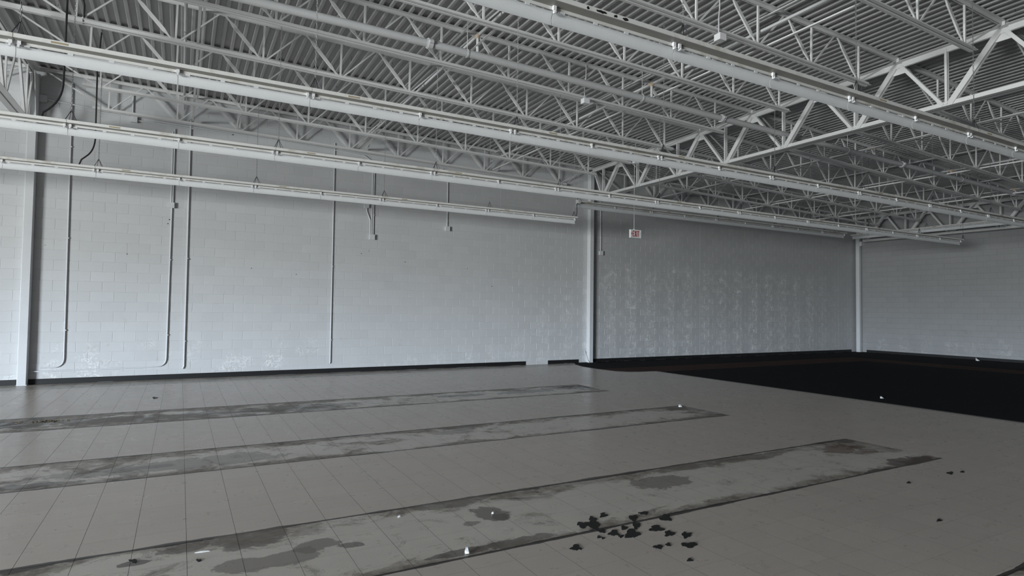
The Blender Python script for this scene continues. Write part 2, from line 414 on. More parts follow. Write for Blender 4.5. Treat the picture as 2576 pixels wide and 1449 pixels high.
bm_.add([(x, y, zt) for x, y in band] + [(x, y, zl) for x, y in band], [tuple(range(n)), tuple(range(2*n - 1, n - 1, -1))] + [(k, (k + 1) % n, n + (k + 1) % n, n + k) for k in range(n)])
o = link('border_band', bm_.mesh('border_band', 'band'), carpet); tag(o, 'brown woven band')
am = MB()
rr = random.Random(3)
x = 9.9
while x < 24.0:
    L = rr.uniform(.15, .7)
    am.add([(x, 14.60 + rr.uniform(-.02, .02), .012), (x + L*.5, 14.585, .012), (x + L, 14.62, .012), (x + L, 14.675, .012), (x, 14.675, .012)], [(0, 1, 2, 3, 4)]); x += L + rr.uniform(.05, .5)
y = 14.2
while y > 3:
    L = rr.uniform(.15, .6)
    am.add([(24.37, y, .012), (24.35, y - L*.5, .012), (24.37, y - L, .012), (24.44, y - L, .012), (24.44, y, .012)], [(0, 4, 3, 2, 1)]); y -= L + rr.uniform(.2, 1.2)
o = link('adhesive_residue', am.mesh('adhesive_residue', 'adhesive'), carpet); tag(o, 'ragged whitish adhesive left at the wall base', kind='stuff')

# ------------------------------------------------------------------ block walls
def block_rows(length_start, length_end):
    """yield (u0, u1, row) along a wall, control joints every 19 blocks"""
    k0 = math.floor((length_start - CJ0)/CJP)
    out = []
    for r in range(31):
        k = k0
        while CJ0 + k*CJP < length_end:
            a, b = CJ0 + k*CJP, CJ0 + (k + 1)*CJP
            xs = [a] + ([a + BW/2] if r % 2 else [])
            while xs[-1] + BW < b - .01: xs.append(xs[-1] + BW)
            xs.append(b)
            for u0, u1 in zip(xs[:-1], xs[1:]):
                if u1 > length_start and u0 < length_end: out.append((u0, u1, r))
            k += 1
    return out
GAP, CH, PR = .0034, .0028, .0030
def block_mb(mb, w, ox, oz, fr=None, top=BH):
    """front towards -Y, sitting at x=ox.. ox+w, z=oz.., face at y=0, back at y=PR"""
    x0, x1, z0, z1 = ox + GAP, ox + w - GAP, oz + GAP, oz + top - GAP; c = CH
    vs = [(x0, PR, z0), (x1, PR, z0), (x1, PR, z1), (x0, PR, z1), (x0 + c, 0, z0 + c), (x1 - c, 0, z0 + c), (x1 - c, 0, z1 - c), (x0 + c, 0, z1 - c)]
    if fr: vs = [fr(v) for v in vs]
    mb.add(vs, [(4, 5, 6, 7), (0, 1, 5, 4), (1, 2, 6, 5), (2, 3, 7, 6), (3, 0, 4, 7)])
wl = link('wall_left', MB().box((-20.7, WY + PR, -.02), (FX + .3, WY + .2, 6.9)).mesh('wall_left', 'wall')); tag(wl, kind='structure')
full = MB(); block_mb(full, BW, 0, 0); full_me = full.mesh('block', 'wall')
half = MB(); block_mb(half, BW/2, 0, 0); half_me = half.mesh('block_half', 'wall')
cand = []; restb = []
for u0, u1, r in block_rows(-20.4, FX):
    q = project(((u0 + u1)/2, WY, (r + .5)*BH))
    if q and -30 < q[0] < 2606 and 0 < q[1] < 960 and (r + 1)*BH < 5.4 and u1 - u0 > .19: cand.append((math.hypot((u0 + u1)/2, (r + .5)*BH - 1.6 if r > 8 else 0), u0, u1, r))
    else: restb.append((u0, u1, r))
cand.sort()
for k, (d, u0, u1, r) in enumerate(cand):
    if k < 300: link('block', full_me if u1 - u0 > .3 else half_me, wl, (u0, WY + random.uniform(-.0006, .0006), r*BH))
    else: restb.append((u0, u1, r))
rb = MB()
for u0, u1, r in restb:
    dy = random.uniform(-.0006, .0006)
    block_mb(rb, u1 - u0, u0, r*BH, lambda v: (v[0], v[1] + WY + dy, v[2]))
o = link('block_field', rb.mesh('block_field', 'wall'), wl); tag(o, kind='stuff')

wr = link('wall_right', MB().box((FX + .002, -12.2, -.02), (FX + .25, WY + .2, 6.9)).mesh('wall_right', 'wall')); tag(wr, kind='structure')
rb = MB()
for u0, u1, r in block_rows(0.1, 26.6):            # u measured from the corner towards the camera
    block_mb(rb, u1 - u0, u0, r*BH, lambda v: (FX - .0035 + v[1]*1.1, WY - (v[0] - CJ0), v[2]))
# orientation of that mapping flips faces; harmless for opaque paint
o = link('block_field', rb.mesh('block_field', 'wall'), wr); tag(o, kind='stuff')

# walls out of view that close the room, with the shop windows the daylight comes through
def wall_with_hole(name, axis, c, a0, a1, h0, h1, z0, z1):
    mb = MB()
    def bx(p0, p1, q0, q1):
        if axis == 'x': mb.box((c - .2, p0, q0), (c, p1, q1))
        else: mb.box((p0, c - .2, q0), (p1, c, q1))
    bx(a0, h0, -.02, 7.0); bx(h1, a1, -.02, 7.0); bx(h0, h1, z1, 7.0); bx(h0, h1, -.02, z0)
    o = link(name, mb.mesh(name, 'wallplain')); tag(o, kind='structure'); return o
wall_with_hole('wall_side', 'x', -20.5, -12.2, 14.9, -8.8, -.4, .12, 3.1)
o = link('wall_rear', MB().box((-20.7, -12.2, -.02), (24.7, -12.0, 7.0)).mesh('wall_rear', 'wallplain')); tag(o, kind='structure')
def window(name, axis, c, h0, h1, z0, z1, n):
    fr = MB(); gl = MB(); t = .05
    def bx(mb, p0, p1, q0, q1, d0, d1):
        if axis == 'x': mb.box((c + d0, p0, q0), (c + d1, p1, q1))
        else: mb.box((p0, c + d0, q0), (p1, c + d1, q1))
    bx(fr, h0, h1, z0, z0 + t, -.12, -.02); bx(fr, h0, h1, z1 - t, z1, -.12, -.02)
    for k in range(n + 1):
        p = h0 + (h1 - h0 - t)*k/n; bx(fr, p, p + t, z0, z1, -.12, -.02)
    bx(gl, h0 + .01, h1 - .01, z0 + .01, z1 - .01, -.075, -.069)
    o = link(name, fr.mesh(name, 'alu')); tag(o, kind='structure'); link('pane', gl.mesh('pane', 'glass'), o)
window('window_1', 'x', -20.5, -8.8, -.4, .12, 3.1, 6)

# baseboards (black rubber), with the missing piece
def base_strip(name, segs, axis='y'):
    mb = MB(); r = random.Random(5)
    for a, b in segs:
        x = a
        while x < b - .01:
            L = min(r.uniform(.2, .5), b - x); z0 = r.uniform(0.0, .004)
            if axis == 'y': mb.box((x, WY - .011, z0 if r.random() < .5 else .001), (x + L, WY - .001, .104))
            else: mb.box((FX - .012, x, .001), (FX - .004, x + L, .104))
            x += L
    o = link(name, mb.mesh(name, 'rubber')); tag(o, kind='structure'); return o
base_strip('baseboard_left', [(-20.4, 8.61), (9.36, 10.44), (10.90, 24.05)])
base_strip('baseboard_right', [(-12, 14.30)], 'x')

# ------------------------------------------------------------------ ceiling: corrugated roof deck in sheets
ceil = link('ceiling', MB().box((-20.7, -12.2, 6.9), (24.8, 14.95, 7.0)).mesh('ceiling', 'wallplain')); tag(ceil, kind='structure')
PITCH_R = .1524; ribs = 6; PWID = PITCH_R*ribs
prof = [(0, .038), (.047, .038), (.063, 0), (.106, 0), (.122, .038)]
ys = [-12.1, -4, 2, 5, 8, 11, 14.69 + .03]
npan = math.ceil((24.7 + 20.6)/PWID)
for k in range(npan):
    x0 = -20.6 + k*PWID; mb = MB(); pts = []
    for i in range(ribs):
        for dx, dz in prof: pts.append((x0 + i*PITCH_R + dx, dz))
    pts.append((x0 + PWID + .012, .038 + .001))
    lift = .0015*(k % 2)
    vs = [(px, yy, zdeck(px, yy) + dz + lift) for yy in ys for px, dz in pts]; n = len(pts)
    fs = [(a*n + b, a*n + b + 1, (a + 1)*n + b + 1, (a + 1)*n + b) for a in range(len(ys) - 1) for b in range(n - 1)]
    mb.add(vs, fs); link('deck_sheet', mb.mesh('deck_sheet', 'deck'), ceil)
# screws poking through the deck
sm = MB(); r = random.Random(11)
for k in range(210):
    X = r.uniform(-2.4, 22); Y = r.uniform(2, 14.2); 
    if X > Y*2.4 + 3: continue
    i = math.floor((X + 20.6)/PITCH_R); X = -20.6 + i*PITCH_R + .0235 + r.choice((0, .06))
    z = zdeck(X, Y) + .03; L = r.uniform(.05, .075)
    sm.tube([(X, Y, z + .01), (X + r.uniform(-.004, .004), Y, z - L)], .0032, 5)
o = link('roofing_screws', sm.mesh('roofing_screws', 'screw'), ceil); tag(o, 'short dark screw tips poking down through the deck', kind='stuff')

# ------------------------------------------------------------------ bar joists
PAN, N0 = 1.2192, 1.2192
def joist_meshes(L, zend):
    """local: x along, z=0 at bottom chord centre, end drop handled by rotation"""
    tc = MB(); bc = MB()
    for s in (-1, 1):
        tc.box((.02, s*.010 if s > 0 else -.015, JD - .052), (L - .02, s*.015 if s > 0 else -.010, JD))
        tc.box((.02, .015 if s > 0 else -.062, JD - .005), (L - .02, .062 if s > 0 else -.015, JD))
        bc.box((.95, s*.010 if s > 0 else -.015, -.025), (L - .95, s*.015 if s > 0 else -.010, .025))
        bc.box((.95, .015 if s > 0 else -.055, -.030), (L - .95, .055 if s > 0 else -.015, -.025))
    for e in (.02, L - .14): tc.box((e, -.05, JD - .064), (e + .12, .05, JD - .005))
    vert = MB().bar((0, 0, -.01), (0, 0, JD - .03), .026, .028)
    left = MB().crimp((-.03, 0, 0), (-PAN/2 + .03, 0, JD - .03), .052, .022, .020)
    right = MB().bar((.03, 0, 0), (PAN/2 - .03, 0, JD - .03), .020, .022)
    lend = MB().bar((-.03, 0, 0), (-N0 + .14, 0, JD - .03), .022, .024)
    rend = MB().bar((.03, 0, 0), (L - N0 - 9*PAN - .14, 0, JD - .03), .022, .024)
    return {k: v.mesh('joist_' + k, 'steel') for k, v in dict(tc=tc, bc=bc, vert=vert, left=left, right=right, lend=lend, rend=rend).items()}
JM = joist_meshes(13.41, 0)
BAYS = [(-16.0 - .025, 'left of column'), (GX[0], 'left of the girder'), (GX[1], 'beyond the girder')]
for b, (bx, bl) in enumerate(BAYS):
    for j, Y in enumerate(JY):
        L = 13.41 if b < 2 else 13.41
        z0, z1 = zb(bx + .02, Y), zb(bx + L - .02, Y)
        if b == 2: z0 = zb(10.81, Y); z1 = zb(GX[2] + .1, Y)
        ang = math.atan2(z0 - z1, L)
        nm = 'joist nearest the block wall' if j == 0 else ORD[j] + ' joist out from the wall'
        t = thing('bar_joist', 'white open web %s, bay %s' % (nm, bl), 'joist', (bx, Y, z0), (0, ang, 0), 'roof joists in the bay %s' % bl)
        link('top_chord', JM['tc'], t); link('bottom_chord', JM['bc'], t)
        for k in range(10):
            xk = N0 + k*PAN
            link('web_bar', JM['vert'], t, (xk, 0, 0))
            link('web_bar', JM['lend'] if k == 0 else JM['left'], t, (xk, 0, 0))
            link('web_bar', JM['rend'] if k == 9 else JM['right'], t, (xk, 0, 0))
        if b == 1 and abs(Y - 10.18) < .01:
            link('chord_extension', MB().box((.06, -.03, -.032), (1.30, .03, .032)).mesh('chord_extension', 'steel'), t)

# bridging angles running across the joists
def bridging(x, b, lab):
    ya, yb = -1.0, 14.55
    mb = MB()
    ysn = [yb, 11, 8, 5, 2, ya]
    for a, c in zip(ysn[:-1], ysn[1:]):
        pa = Vector((x, a, zb(x, a) + .045)); pc = Vector((x, c, zb(x, c) + .045))
        mb.bar(pa, pc, .040, .004, (1, 0, 0)); mb.bar(pa + Vector((.018, 0, .018)), pc + Vector((.018, 0, .018)), .004, .040, (1, 0, 0))
    o = link('bridging_angle', mb.mesh('bridging_angle', 'steel')); tag(o, 'thin white bridging angle resting on the joist bottom chords, %s' % lab, 'brace', 'bridging angles under the joists')
    mt = MB()
    for a, c in zip(ysn[:-1], ysn[1:]):
        pa = Vector((x + .07, a, zb(x, a) + JD - .08)); pc = Vector((x + .07, c, zb(x, c) + JD - .08))
        mt.bar(pa, pc, .036, .004, (1, 0, 0)); mt.bar(pa + Vector((.016, 0, .016)), pc + Vector((.016, 0, .016)), .004, .036, (1, 0, 0))
    o = link('bridging_angle', mt.mesh('bridging_angle', 'steel')); tag(o, 'thin white bridging angle just under the roof deck, %s' % lab, 'brace', 'bridging angles under the deck')
for k, (x, lab) in enumerate([(.12, 'leftmost row of the middle bay'), (3.76, 'centre row of the middle bay'), (7.38, 'rightmost row of the middle bay'),
                              (13.5, 'first row beyond the girder'), (17.15, 'second row beyond the girder'), (20.8, 'row nearest the far wall')]):
    bridging(x, 0, lab)
for x, lab in ((.98, 'left'), (3.9, 'middle'), (7.5, 'right'), (9.85, 'far right'), (14.0, 'far')):
    mb = MB(); a, c = 14.50, 13.12
    mb.bar((x, a, zb(x, a) + .02), (x, c, zb(x, c) + JD - .06), .034, .004, (1, 0, 0)); mb.bar((x + .03, a, zb(x, a) + JD - .06), (x + .03, c, zb(x, c) + .02), .034, .004, (1, 0, 0))
    o = link('cross_brace', mb.mesh('cross_brace', 'steel')); tag(o, 'white crossed angle brace between the two joists next to the wall, the %s one' % lab, 'brace', 'cross braces by the wall')

# ------------------------------------------------------------------ girders (trusses running towards the wall) and columns
def girder(X, ztop0, zbot0, tilt, label, nodes0=14.0, ymin=-12.0, leg=.095, single=False):
    SD2 = (0,) if single else (-1, 1)
    t = thing('girder_truss', label, 'girder', (X, WY - .1, ztop0))
    off = Vector((-X, -(WY - .1), -ztop0))
    zt_ = lambda y: ztop0 + tilt*(y - 8); zbm = lambda y: zbot0 + tilt*.3*(y - 8)
    def put(name, mb, lab=None):
        mb.v = [tuple(Vector(v) + off) for v in mb.v]; o = link(name, mb.mesh(name, 'steel'), t)
        if lab: o['label'] = lab
    ya, yb = WY - .17, ymin
    for nm, zf, sgn, y0 in (('top_chord', zt_, -1, ya), ('bottom_chord', zbm, 1, nodes0 + .12)):
        mb = MB()
        for s in (-1, 1):
            xi = s*.014
            p0 = Vector((X + xi + s*.003, y0, zf(y0) + sgn*leg/2)); p1 = Vector((X + xi + s*.003, yb, zf(yb) + sgn*leg/2))
            mb.bar(p0, p1, .006, leg, (1, 0, 0))
            zz = -.004 if sgn < 0 else .004
            p0 = Vector((X + s*(.014 + leg/2), y0, zf(y0) + zz)); p1 = Vector((X + s*(.014 + leg/2), yb, zf(yb) + zz))
            mb.bar(p0, p1, leg, .007, (1, 0, 0))
        put(nm, mb)
    y = nodes0; k = 0
    while y > ymin + 1:
        zbN, ztN = zbm(y) + leg*.8, zt_(y) - leg*.8
        mb = MB()
        for s in SD2: mb.bar((X, y, zbN - .03), (X, y, ztN + .03), .026, .036, (1, 0, 0), s*.024)
        put('web_bar', mb)
        for dy in (.74, -.76):
            yt = y + dy
            if yt > WY - .15: yt = WY - .2
            mb = MB(); w = .034 if dy < 0 else .026; hh = .085 if dy < 0 else .05
            for s in SD2: mb.bar((X, y + .05*(1 if dy > 0 else -1), zbN - .03), (X, yt - .05*(1 if dy > 0 else -1), zt_(yt) - leg*.8), w, hh, (1, 0, 0), s*(w/2 + .012))
            put('web_bar', mb)
        gm = MB().box((X - .008, y - .76 - .11, zt_(y) - leg - .10), (X + .008, y - .76 + .11, zt_(y) - leg + .02)); put('gusset_plate', gm)
        y -= 1.503; k += 1
girder(GX[1], 5.912, 4.935, -.012, 'deep white steel girder truss meeting the second wall column, large at upper right')
girder(GX[0], 6.150, 4.950, -.006, 'deep white steel girder truss above the left wall column', single=True)
girder(GX[2] - .16, 5.475, 4.455, -.0015, 'deep white girder truss along the far right wall')
def column(X, Y, ztop, label, w=.152):
    t = thing('steel_column', label, 'column', (X, Y, 0))
    s = MB(); h = w/2; c = .012
    ring = [(-h + c, -h), (h - c, -h), (h, -h + c), (h, h - c), (h - c, h), (-h + c, h), (-h, h - c), (-h, -h + c)]
    s.add([(a, b, .012) for a, b in ring] + [(a, b, ztop - .012) for a, b in ring], [(k, (k + 1) % 8, 8 + (k + 1) % 8, 8 + k) for k in range(8)] + [tuple(range(8, 16))])
    link('shaft', s.mesh('shaft', 'conduit'), t)
    link('base_plate', MB().box((-h - .004, -h - .004, .0), (h + .004, h, .012)).mesh('base_plate', 'conduit'), t)
    link('cap_plate', MB().box((-h - .03, -h - .06, ztop - .012), (h + .03, h, ztop)).mesh('cap_plate', 'steel'), t)
    return t
c1 = column(-2.614, 14.611, 6.02, 'white square steel column against the block wall at the left edge')
c2 = column(10.795, 14.611, 5.72, 'white square steel column in the middle of the block wall')
c3 = column(24.30, 14.52, 5.30, 'white square steel column in the far corner')
# angled stub braces and stiffeners at the head of the left column
mb = MB(); mb.box((-.10, -.34, 5.0), (.10, -.06, 5.02)); mb.add([(-.06, -.09, 5.02), (-.06, -.40, 6.0), (-.06, -.09, 6.0), (-.052, -.09, 5.02), (-.052, -.40, 6.0), (-.052, -.09, 6.0)], [(0, 1, 2), (5, 4, 3), (0, 3, 4, 1), (1, 4, 5, 2), (2, 5, 3, 0)])
mb.add([(.06, -.09, 5.02), (.06, -.40, 6.0), (.06, -.09, 6.0), (.068, -.09, 5.02), (.068, -.40, 6.0), (.068, -.09, 6.0)], [(0, 1, 2), (5, 4, 3), (0, 3, 4, 1), (1, 4, 5, 2), (2, 5, 3, 0)])
link('head_bracket', mb.mesh('head_bracket', 'steel'), c1)
link('pipe_clip', MB().box((-.05, -.16, 4.34), (.16, -.077, 4.52)).mesh('pipe_clip', 'steel'), c3)
mb = MB(); mb.bar((24.30, 14.4, 4.46), (24.30, -6, 4.60), .05, .05, (1, 0, 0))

# ------------------------------------------------------------------ fluorescent strip fixtures
ZT = 3.867                      # top of the rows
FL = 2.4384
def fixture_meshes(L):
    h = MB()
    h.prism([(-.050, 0), (-.050, -.033), (-.053, -.034), (-.053, -.037), (-.046, -.037), (-.046, -.030), (.044, -.030), (.044, -.056), (.040, -.058), (.040, -.062), (.052, -.062), (.052, 0)], .002, L - .002)
    shade_box = MB().box((.004, -.0455, -.036), (L - .004, .0435, -.031))  # thin added panel that carries the painted underside shade
    ref = MB()
    inner = [(.040, -.076), (.048, -.077), (.055, -.080), (.061, -.085), (.0655, -.092), (.069, -.100), (.071, -.109), (.072, -.119), (.072, -.130), (.071, -.141), (.068, -.153), (.063, -.164), (.057, -.173)]
    outer = [(y + .0030, z + (.003 if i < 3 else 0)) for i, (y, z) in enumerate(inner)]
    ref.prism(inner + outer[::-1], .004, L/2 - .002) if L > 2 else ref.prism(inner + outer[::-1], .004, L - .004)
    tabs = MB(); n = int(L/.305)
    for k in range(n): tabs.box((.06 + k*.305, .040, -.079), (.10 + k*.305, .044, -.058))
    hold = MB(); hold.box((-.013, .020, -.066), (.013, .040, -.036)); hold.box((-.010, .026, -.094), (.004, .036, -.066)); hold.box((-.010, .010, -.094), (.004, .026, -.086)); hold.box((-.010, .008, -.090), (.004, .014, -.076))
    lab = MB().box((0, -.0515, -.028), (.12, -.0502, -.012))
    return dict(h=h.mesh('housing', 'housing'), c=shade_box.mesh('underside_shade_panel', 'undershade'), r=ref.mesh('reflector', 'fixture'), t=tabs.mesh('slot_tabs', 'fixture'), o=hold.mesh('lamp_holder', 'signwhite'), l=lab.mesh('paper_label', 'label'))
FM = {2: fixture_meshes(FL), 1: fixture_meshes(FL/2)}
r = random.Random(21)
def fixture(x, y, z, label, group, size=2, rotz=0.0):
    m = FM[size]; L = FL if size == 2 else FL/2
    t = thing('strip_light', label, 'light fixture', (x, y, z), (0, 0, rotz), group)
    link('housing', m['h'], t)
    link('underside_shade_panel', m['c'], t)
    for k in range(size): link('reflector', m['r'], t, (k*FL/2, 0, 0))
    tag(link('slot_tabs', m['t'], t), kind='stuff')
    link('lamp_holder', m['o'], t, (.03, 0, 0)); link('lamp_holder', m['o'], t, (L - .03, 0, 0))
    if size == 2: link('lamp_holder', m['o'], t, (FL/2, 0, 0))
    if r.random() < .8:
        o = link('paper_label', m['l'], t, (r.uniform(.25, .5), 0, 0)); o['label'] = 'browned paper label'
    return t
def chain(x, y, z0, z1, label, group, along='x'):
    """V hook on the fixture and a link chain up to the roof"""
    t = thing('hanging_chain', label, 'chain', (x, y, z0), (0, 0, 0 if along == 'x' else math.pi/2), group)
    hk = MB(); a = .135
    hk.tube([(-.058, -.03, -.002), (0, 0, a)], .0042, 5); hk.tube([(.062, -.03, -.002), (0, 0, a)], .0042, 5); hk.tube([(.040, .03, -.002), (0, 0, a)], .0042, 5); hk.tube([(-.03, .03, -.002), (0, 0, a)], .0042, 5)
    link('wire_hook', hk.mesh('wire_hook', 'darkwire'), t)
    ch = MB(); z = a; H = z1 - z0; k = 0; ll, lw, rr_ = .036, .008, .0022
    while z < H:
        pts = []
        for q in range(7):
            th = 2*math.pi*q/6; u = lw*math.sin(th); v = ll/2*1.15*math.cos(th)
            pts.append((u, 0, z + v) if k % 2 else (0, u, z + v))
        ch.tube(pts, rr_, 4, False); z += ll*.86; k += 1
    link('chain_links', ch.mesh('chain_links', 'galv'), t)
XS = 1.135
rows = [('nearest light row', 3.626, 0, 6),
        ('second light row', 6.45, -2, 9),
        ('third light row', 9.16, -2, 8),
        ('light row nearest the wall', 12.02, -2, 3)]
for nm, Y, k0, k1 in rows:
    for k in range(k0 - 2, k1):
        X = XS + k*FL
        if k < k0: fixture(X, Y, ZT, 'white strip light left of the picture, %s outward in the %s' % (ORD[k0 - k - 1], nm), 'strip lights left of the picture in the ' + nm)
        else:
            fo = fixture(X, Y, ZT, 'white strip light, %s from the left in the %s' % (ORD[k - k0], nm), 'strip lights of the ' + nm)
            if k == 0 and Y < 4: FIRST = fo
    for k in range(k0 - 1, k1 + 1):
        X = XS + k*FL + .04
        if nm.startswith('light row nearest') and k == k1: X -= .12
        lab = 'thin chain with V hook, %s from the left on the %s' % (ORD[k - k0 + 1], nm)
        chain(X, Y, ZT, zdeck(X, Y), lab, 'chains of the ' + nm)
mk = random.Random(5)
for nx, (mxx, ww) in enumerate(((2.72, .055), (2.86, .020), (2.96, .035), (2.60, .012))):
    mb = MB(); n = 16
    ring = [(mxx + ww*math.cos(2*math.pi*i/n)*mk.uniform(.7, 1.1), 3.626 - .0512, ZT - .020 + .012*math.sin(2*math.pi*i/n)*mk.uniform(.6, 1.2)) for i in range(n)]
    mb.add(ring + [(a, b + .001, c) for a, b, c in ring], [tuple(range(n - 1, -1, -1))] + [(i, (i + 1) % n, n + (i + 1) % n, n + i) for i in range(n)])
    fx = FIRST; mb.v = [tuple(Vector(v) - fx.location) for v in mb.v]; o = link('scorch_mark', mb.mesh('scorch_mark', 'tar'), fx); o['label'] = 'black scorched patch'
# higher row behind the second column, continuing the wall row
for k in range(5):
    X = 8.45 + k*FL
    fixture(X, 12.02, 4.27, 'shaded strip light, %s from the left in the raised row beyond the girder' % ORD[k], 'raised strip lights beyond the girder', 2 if k < 4 else 1)
    chain(X + .06, 12.02, 4.27, zdeck(X, 12.02), 'thin chain on the raised light row, %s from the left' % ORD[k], 'chains of the raised row')
# crossing row in front of the far wall
for k in range(2):
    fixture(22.5, 13.72 - k*FL, 4.60, 'strip light parallel to the far wall, the %s from the corner' % ORD[k], 'strip lights along the far wall', 2, -math.pi/2)
    chain(22.5, 13.5 - k*FL, 4.60, zdeck(22.5, 12), 'thin chain of the light along the far wall, %s from the corner' % ORD[k], 'chains along the far wall', 'y')
# short dark cable linking wall row to raised row
mb = MB(); mb.tube([(8.40, 12.0, 3.866), (8.44, 12.0, 3.93), (8.445, 12.0, 4.10), (8.44, 12.0, 4.18), (8.47, 12.0, 4.215)], .009, 6)
o = link('power_cable', mb.mesh('power_cable', 'blackflex')); tag(o, 'short black cable joining the end of the wall light row to the raised row', 'cable')
link('end_box', MB().box((8.46, 11.96, 4.20), (8.53, 12.08, 4.29)).mesh('end_box', 'box'), o)

# ------------------------------------------------------------------ black flexible conduits
def flex(pts, label, rad=.0125):
    P = [Vector(p) for p in pts]; fine = []
    for a, b in zip(P[:-1], P[1:]):
        n = max(2, int((b - a).length/.012))
        fine += [a.lerp(b, k/n) for k in range(n)]
    fine.append(P[-1]); rads = [rad*(1.0 if k % 2 else .86) for k in range(len(fine))]
    mb = MB(); mb.tube(fine, rad, 7, True, rads)
    o = link('flexible_conduit', mb.mesh('flexible_conduit', 'blackflex')); tag(o, label, 'cable'); return o
flex([(-1.33, 9.16, 6.16), (-1.347, 9.16, 5.41), (-1.352, 9.16, 4.6), (-1.356, 9.16, 4.30)] + arc((-1.356, 9.16, 4.30), (-1.37, 9.16, 4.10), (-1.50, 9.16, 3.97), 6)[1:] + [(-1.545, 9.16, 3.93), (-1.56, 9.16, 3.866)], 'black ribbed cable dropping from the roof to the third light row at left')
flex([(-1.29, 12.02, 6.14), (-1.328, 12.02, 5.47), (-1.324, 12.02, 4.7), (-1.322, 12.02, 4.33)] + arc((-1.322, 12.02, 4.33), (-1.33, 12.02, 4.12), (-1.44, 12.02, 4.02), 6)[1:] + [(-1.50, 12.02, 3.96), (-1.53, 12.02, 3.866)], 'black ribbed cable dropping to the light row nearest the wall at left')
flex([(-1.27, 10.18, 6.16), (-1.33, 10.18, 5.93), (-1.30, 10.16, 5.78), (-1.30, 10.16, 5.60)], 'short black cable curling down to the joist chord at upper left')
flex(arc((-2.25, 9.4, 5.86), (-2.02, 9.4, 5.72), (-1.86, 9.4, 6.10), 10), 'black ribbed cable looping across the top left corner')

# ------------------------------------------------------------------ sprinkler pipes
ms = lambda x: 5.365 - .0125*max(0, x - 3)*.9
main = MB(); main.tube([(-15.8, 8.0, 5.42), (3, 8.0, 5.385), (10.8, 8.0, 5.27), (23.5, 8.0, 5.09)], .057, 14)
t = thing('sprinkler_main', 'large white sprinkler main pipe running across under the roof joists', 'pipe', (0, 8.0, 5.4))
def sub(name, mb, m, par, smooth=False):
    mb.v = [tuple(Vector(v) - par.location) for v in mb.v]; return link(name, mb.mesh(name, m, smooth), par)
sub('pipe_run', main, 'pipe', t, True)
def zmain(x): return 5.42 + (5.385 - 5.42)*(x + 15.8)/18.8 if x < 3 else (5.385 + (5.27 - 5.385)*(x - 3)/7.8 if x < 10.8 else 5.27 + (5.09 - 5.27)*(x - 10.8)/12.7)
for x in (-3.2, 3.03, 9.0, 15.2, 21.0):
    mb = MB(); z = zmain(x)
    mb.tube([(x - .05, 8, z), (x - .035, 8, z), (x - .034, 8, z), (x + .034, 8, z), (x + .035, 8, z), (x + .05, 8, z)], .06, 14, True, [.066, .066, .076, .076, .066, .066]); mb.box((x - .03, 7.905, z - .02), (x + .03, 8.095, z + .02))
    sub('coupling', mb, 'pipe', t)
for x in (3.62, 7.0, 13.0, 18.0):
    mb = MB(); z = zmain(x); mb.tube([(x, 8, z + .06), (x, 8, zb(x, 8) + .55)], .006, 6); mb.tube([(x - .012, 8, z), (x + .012, 8, z)], .064, 14)
    sub('hanger_rod', mb, 'pipe', t)
for k, x in enumerate((-.05, 3.79, 7.22, 14.05, 17.5, 21.0)):
    z0 = zmain(x); zz = lambda y: zb(x, y) + .22
    t = thing('sprinkler_branch', 'thin white sprinkler branch pipe crossing the joists, %s from the left' % ORD[k], 'pipe', (x, 8.0, zz(8.0)), None, 'sprinkler branch pipes')
    mb = MB(); mb.tube([(x, 14.3, zz(14.3)), (x, 11, zz(11)), (x, 8, zz(8)), (x, 4, zz(4)), (x, 0, zz(0)), (x, -8, zz(0))], .022, 10); sub('pipe_run', mb, 'pipe', t, True)
    mb = MB(); mb.tube([(x, 8.0, z0 + .04), (x, 8.0, zz(8) - .02)], .024, 10); sub('riser', mb, 'pipe', t, True)
    mb = MB(); mb.tube([(x, 8.06, zz(8)), (x, 7.94, zz(8))], .032, 10); mb.tube([(x, 8, zz(8) - .05), (x, 8, zz(8))], .032, 10); sub('tee_fitting', mb, 'rust', t)
    for y in (12.9, 9.6, 5.9, 2.4):
        mb = MB(); mb.tube([(x, y, zz(y) + .01), (x, y, zz(y) + .09)], .012, 8); mb.tube([(x, y, zz(y) + .10), (x, y, zz(y) + .104)], .022, 10); sub('sprinkler_head', mb, 'pipe', t)

# ------------------------------------------------------------------ junction boxes hung at the joists
for (x, y, z, lab) in ((6.28, 5.62, 5.325, 'the one above the nearest light row'), (6.22, 8.62, 5.345, 'the one in the middle of the ceiling'), (9.94, 11.60, 5.37, 'the one over the exit sign')):
    t = thing('junction_box', 'small white box under a joist chord, %s' % lab, 'electrical box', (x, y, z - .05))
    link('box_body', MB().box((-.058, -.05, -.03), (.058, .05, .06)).mesh('box_body', 'box'), t)
    link('box_cover', MB().box((-.060, -.056, -.032), (.060, -.050, .062)).mesh('box_cover', 'signwhite'), t)
    mb = MB(); mb.tube([(0, .02, .055), (.01, .03, .3), (.05, .05, .45), (.055, .05, zdeck(x, y) - z + .02)], .010, 8); link('rod', mb.mesh('rod', 'pipe'), t)

